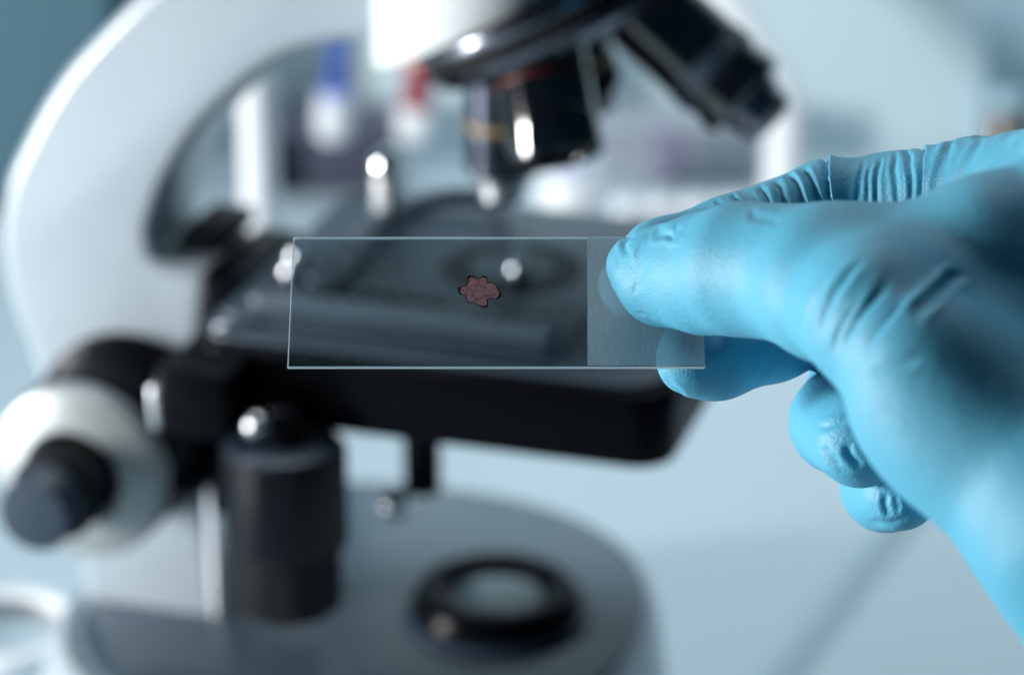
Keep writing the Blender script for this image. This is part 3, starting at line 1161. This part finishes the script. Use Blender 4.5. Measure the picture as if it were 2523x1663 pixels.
def bench_pt(px, py):
    r = unp(px, py, 1.0) - CAM
    return CAM + r * (-CAM[2] / r[2])


def at_depth(px, D):
    """bench point below (px, D)"""
    p = unp(px, 480, D)
    return np.array([p[0], p[1], 0.0])


cab = thing('cabinet', 'dark teal cabinet standing in the far left background', 'cabinet', (-420, 560, 0))
obj('cabinet_body', box(-330, 232, 0, 80, 8, 620, 4), 'cabinet', cab)
obj('cabinet_plinth', box(-325, 227, 6, 80, 0, 7.8, 1), 'black', cab)
for x0, x1 in ((-322, -48), (-44, 224)):
    dr = obj('cabinet_door', box(x0, x1, -16, -0.5, 14, 612, 2), 'cabinet', cab)
    obj('door_handle', lat(rcyl(5, 250, 370, 2), (x1 - 18 if x0 < -100 else x0 + 18, -22, 0)), 'satin', dr)

# white posts of stands
p = at_depth(641, 1180)
t_ = thing('lab_stand', 'upright white post rising behind the left side of the microscope stage', 'stand', p)
obj('post', lat(rcyl(7.6, 5, 330, 2)), 'whiteplastic', t_)
obj('foot', box(-35, 35, -18, 30, 0, 5, 1.5), 'whiteplastic', t_)

t_ = thing('lamp_arm', 'thick white bent post standing behind the gloved index finger', 'post', at_depth(1930, 1430))
b0 = at_depth(1930, 1430)
pp = [b0 + np.array([0, 0, 4])] + [unp(a, b, 1430) for a, b in ((1930, 420), (1932, 300), (1915, 225), (1862, 130), (1790, 10), (1660, -200))]
obj('bent_tube', tube([q - b0 for q in spline(pp, 6)], 10.0, 24), 'whiteplastic', t_)
obj('foot', lat(rcyl(32, 0, 6, 2)), 'whiteplastic', t_)

# tube rack with two capped tubes
rk = thing('tube_rack', 'dark purple grey rack in the background left of the objectives', 'rack', (-92, 598, 0))
obj('rack_body', box(-34, 34, 2, 34, 0, 32, 1.5), 'rack', rk)
obj('rack_shelf', box(-34, 40, -14, 34, 33, 36, 0.8), 'rack', rk)
for x in (-32, 32):
    obj('rack_leg', box(x - 1.5, x + 1.5, -13, 1.5, 0, 33, 0.5), 'rack', rk)


def capped_tube(name, label, px, D, parts, tilt):
    b_ = at_depth(px, D)
    t = thing(name, label, 'tube', b_)
    t.rotation_euler = (0, tilt, 0)
    for nm, prof, m in parts:
        obj(nm, lat(prof, n=32), m, t)
    return t


capped_tube('sample_tube', 'white round bottomed tube with bright blue upper half seen under the microscope arm', 806, 1462,
            [('tube_body', [(0, 37), (4, 37.4), (7.5, 39.5), (9.2, 44), (9.6, 50), (9.6, 60), (0, 60)], 'whiteplastic'),
             ('tube_sleeve', [(0, 60.1), (9.4, 60.1), (9.4, 64), (0, 64)], 'lilac'),
             ('tube_cap', [(0, 64.1), (5.0, 64.1), (5.0, 92), (4.4, 94), (0, 94)], 'bluecap')], R(5))
capped_tube('sample_tube', 'white tube with crimson and orange bands seen left of the upright objective', 1012, 1462,
            [('tube_body', [(0, 37), (5, 37.4), (9, 39.5), (10.2, 43), (10.2, 56), (0, 56)], 'whiteplastic'),
             ('red_band', [(0, 56.1), (7.0, 56.1), (7.0, 80), (0, 80)], 'redcap'),
             ('orange_band', [(0, 80.1), (8.4, 80.1), (8.4, 87), (0, 87)], 'orange'),
             ('tube_cap', [(0, 87.1), (10.4, 87.1), (10.4, 102), (9, 103.5), (0, 103.5)], 'whiteplastic')], R(4))

# grey boxes and white vials on the right
t_ = thing('slide_box', 'grey box in the background below the swung out objective', 'box', (92, 606, 0))
obj('box_body', box(-44, 44, 0, 34, 0, 24, 1.5), 'silver', t_)
obj('box_lid', box(-45, 45, -1, 35, 24.2, 33, 1.5), 'silver', t_)
obj('box_label', box(-14, 0, -1.8, -1.1, 2, 31, 0), 'purple', t_, smooth=False)
wb = thing('squat_bottle', 'squat lilac white bottle seen between the objectives, just above the stage', 'bottle', at_depth(1402, 1440))
obj('bottle_body', lat([(0, 0), (15, 0), (16.5, 2), (16.5, 20), (14, 25), (8, 28), (0, 28)], n=40), 'whiteplastic', wb)
obj('bottle_cap', lat(rcyl(8, 28.1, 34, 1.2), n=32), 'lilac', wb)
vl = ['first white capped vial from the left in the row behind the stage', 'second white capped vial from the left in the row behind the stage', 'third white capped vial from the left in the row behind the stage', 'fourth white capped vial from the left in the row behind the stage', 'white capped vial nearest the bent white post in the row']
proto = None
for i, px in enumerate((1548, 1630, 1715, 1800, 1880)):
    lo_ = Vector(at_depth(px, 1425)) * MM
    if proto is None:
        proto = thing('vial', vl[0], 'vial', at_depth(px, 1425), 0, 'white vials behind the stage')
        obj('vial_body', lat([(0, 0), (7, 0), (7.8, 1), (7.8, 11), (0, 11)], n=32), 'silver', proto)
        obj('vial_cap', lat(rcyl(8.4, 11.1, 18, 1.5), n=32), 'whiteplastic', proto)
    else:
        c = proto.copy()
        COL.objects.link(c)
        c.location = lo_
        c['label'] = vl[i]
        for ch in proto.children:
            q = ch.copy()
            COL.objects.link(q)
            q.parent = c

t_ = thing('amber_jar', 'brown jar with grey blue lid at the far right edge, above the hand', 'jar', at_depth(2470, 1500))
obj('jar_body', lat([(0, 0), (11, 0), (12, 2), (12, 38), (9, 43), (0, 43)], n=40), 'amber', t_)
obj('jar_lid', lat(rcyl(9.5, 43.2, 52, 1.5), n=40), 'slate', t_)
t_ = thing('storage_box', 'tall pale slate blue box at the far right, behind the brown jar', 'box', at_depth(2520, 1545))
obj('box_body', box(-26, 60, 0, 40, 0, 108, 2), 'slate', t_)
obj('box_lid', box(-27, 61, -1, 41, 108.2, 118, 2), 'slate', t_)

# petri dish at the lower left, three-edged ruler at the lower right
t_ = thing('petri_dish', 'round dish with a thick white rim beside the left of the microscope base', 'dish', bench_pt(10, 1590))
obj('dish_rim', lat([(22, 0.6), (27, 0.6), (28.5, 2), (28.5, 8), (27.5, 9.4), (24, 9.8), (22.4, 9), (22, 7)], n=72), 'whiteplastic', t_)
obj('dish_floor', lat([(0, 0), (27, 0), (27, 0.5), (0, 0.5)], n=72), 'bench', t_)
for o_ in t_.children:
    if o_.name.startswith('dish_rim'):
        bm = bmesh.new()
        bm.from_mesh(o_.data)
        ngons = [f for f in bm.faces if len(f.verts) > 4]
        bmesh.ops.delete(bm, geom=ngons, context='FACES_ONLY')
        bm.to_mesh(o_.data)
        bm.free()
A, B = bench_pt(2245, 1235), bench_pt(1880, 1720)
ru = thing('ruler', 'grey green three edged ruler lying diagonally on the bench below the hand', 'ruler', (A + B) / 2)
dv = (B - A)
L_ = np.linalg.norm(dv)
ru.rotation_euler = (0, 0, math.atan2(dv[1], dv[0]))
M['ruler'] = mat('ruler_plastic', (0.40, 0.54, 0.60), 0.4, var=0.04)
bm = bmesh.new()
sec = [(-8.5, 0.2), (-8.5, 0.8), (-0.6, 5.2), (0.6, 5.2), (8.5, 0.8), (8.5, 0.2)]
r0 = [bm.verts.new(Vector((-L_ / 2, y, z)) * MM) for y, z in sec]
r1 = [bm.verts.new(Vector((L_ / 2, y, z)) * MM) for y, z in sec]
for i in range(6):
    j = (i + 1) % 6
    bm.faces.new((r0[i], r0[j], r1[j], r1[i]))
bm.faces.new(r0[::-1])
bm.faces.new(r1)
obj('ruler_body', bm, 'ruler', ru, smooth=False)
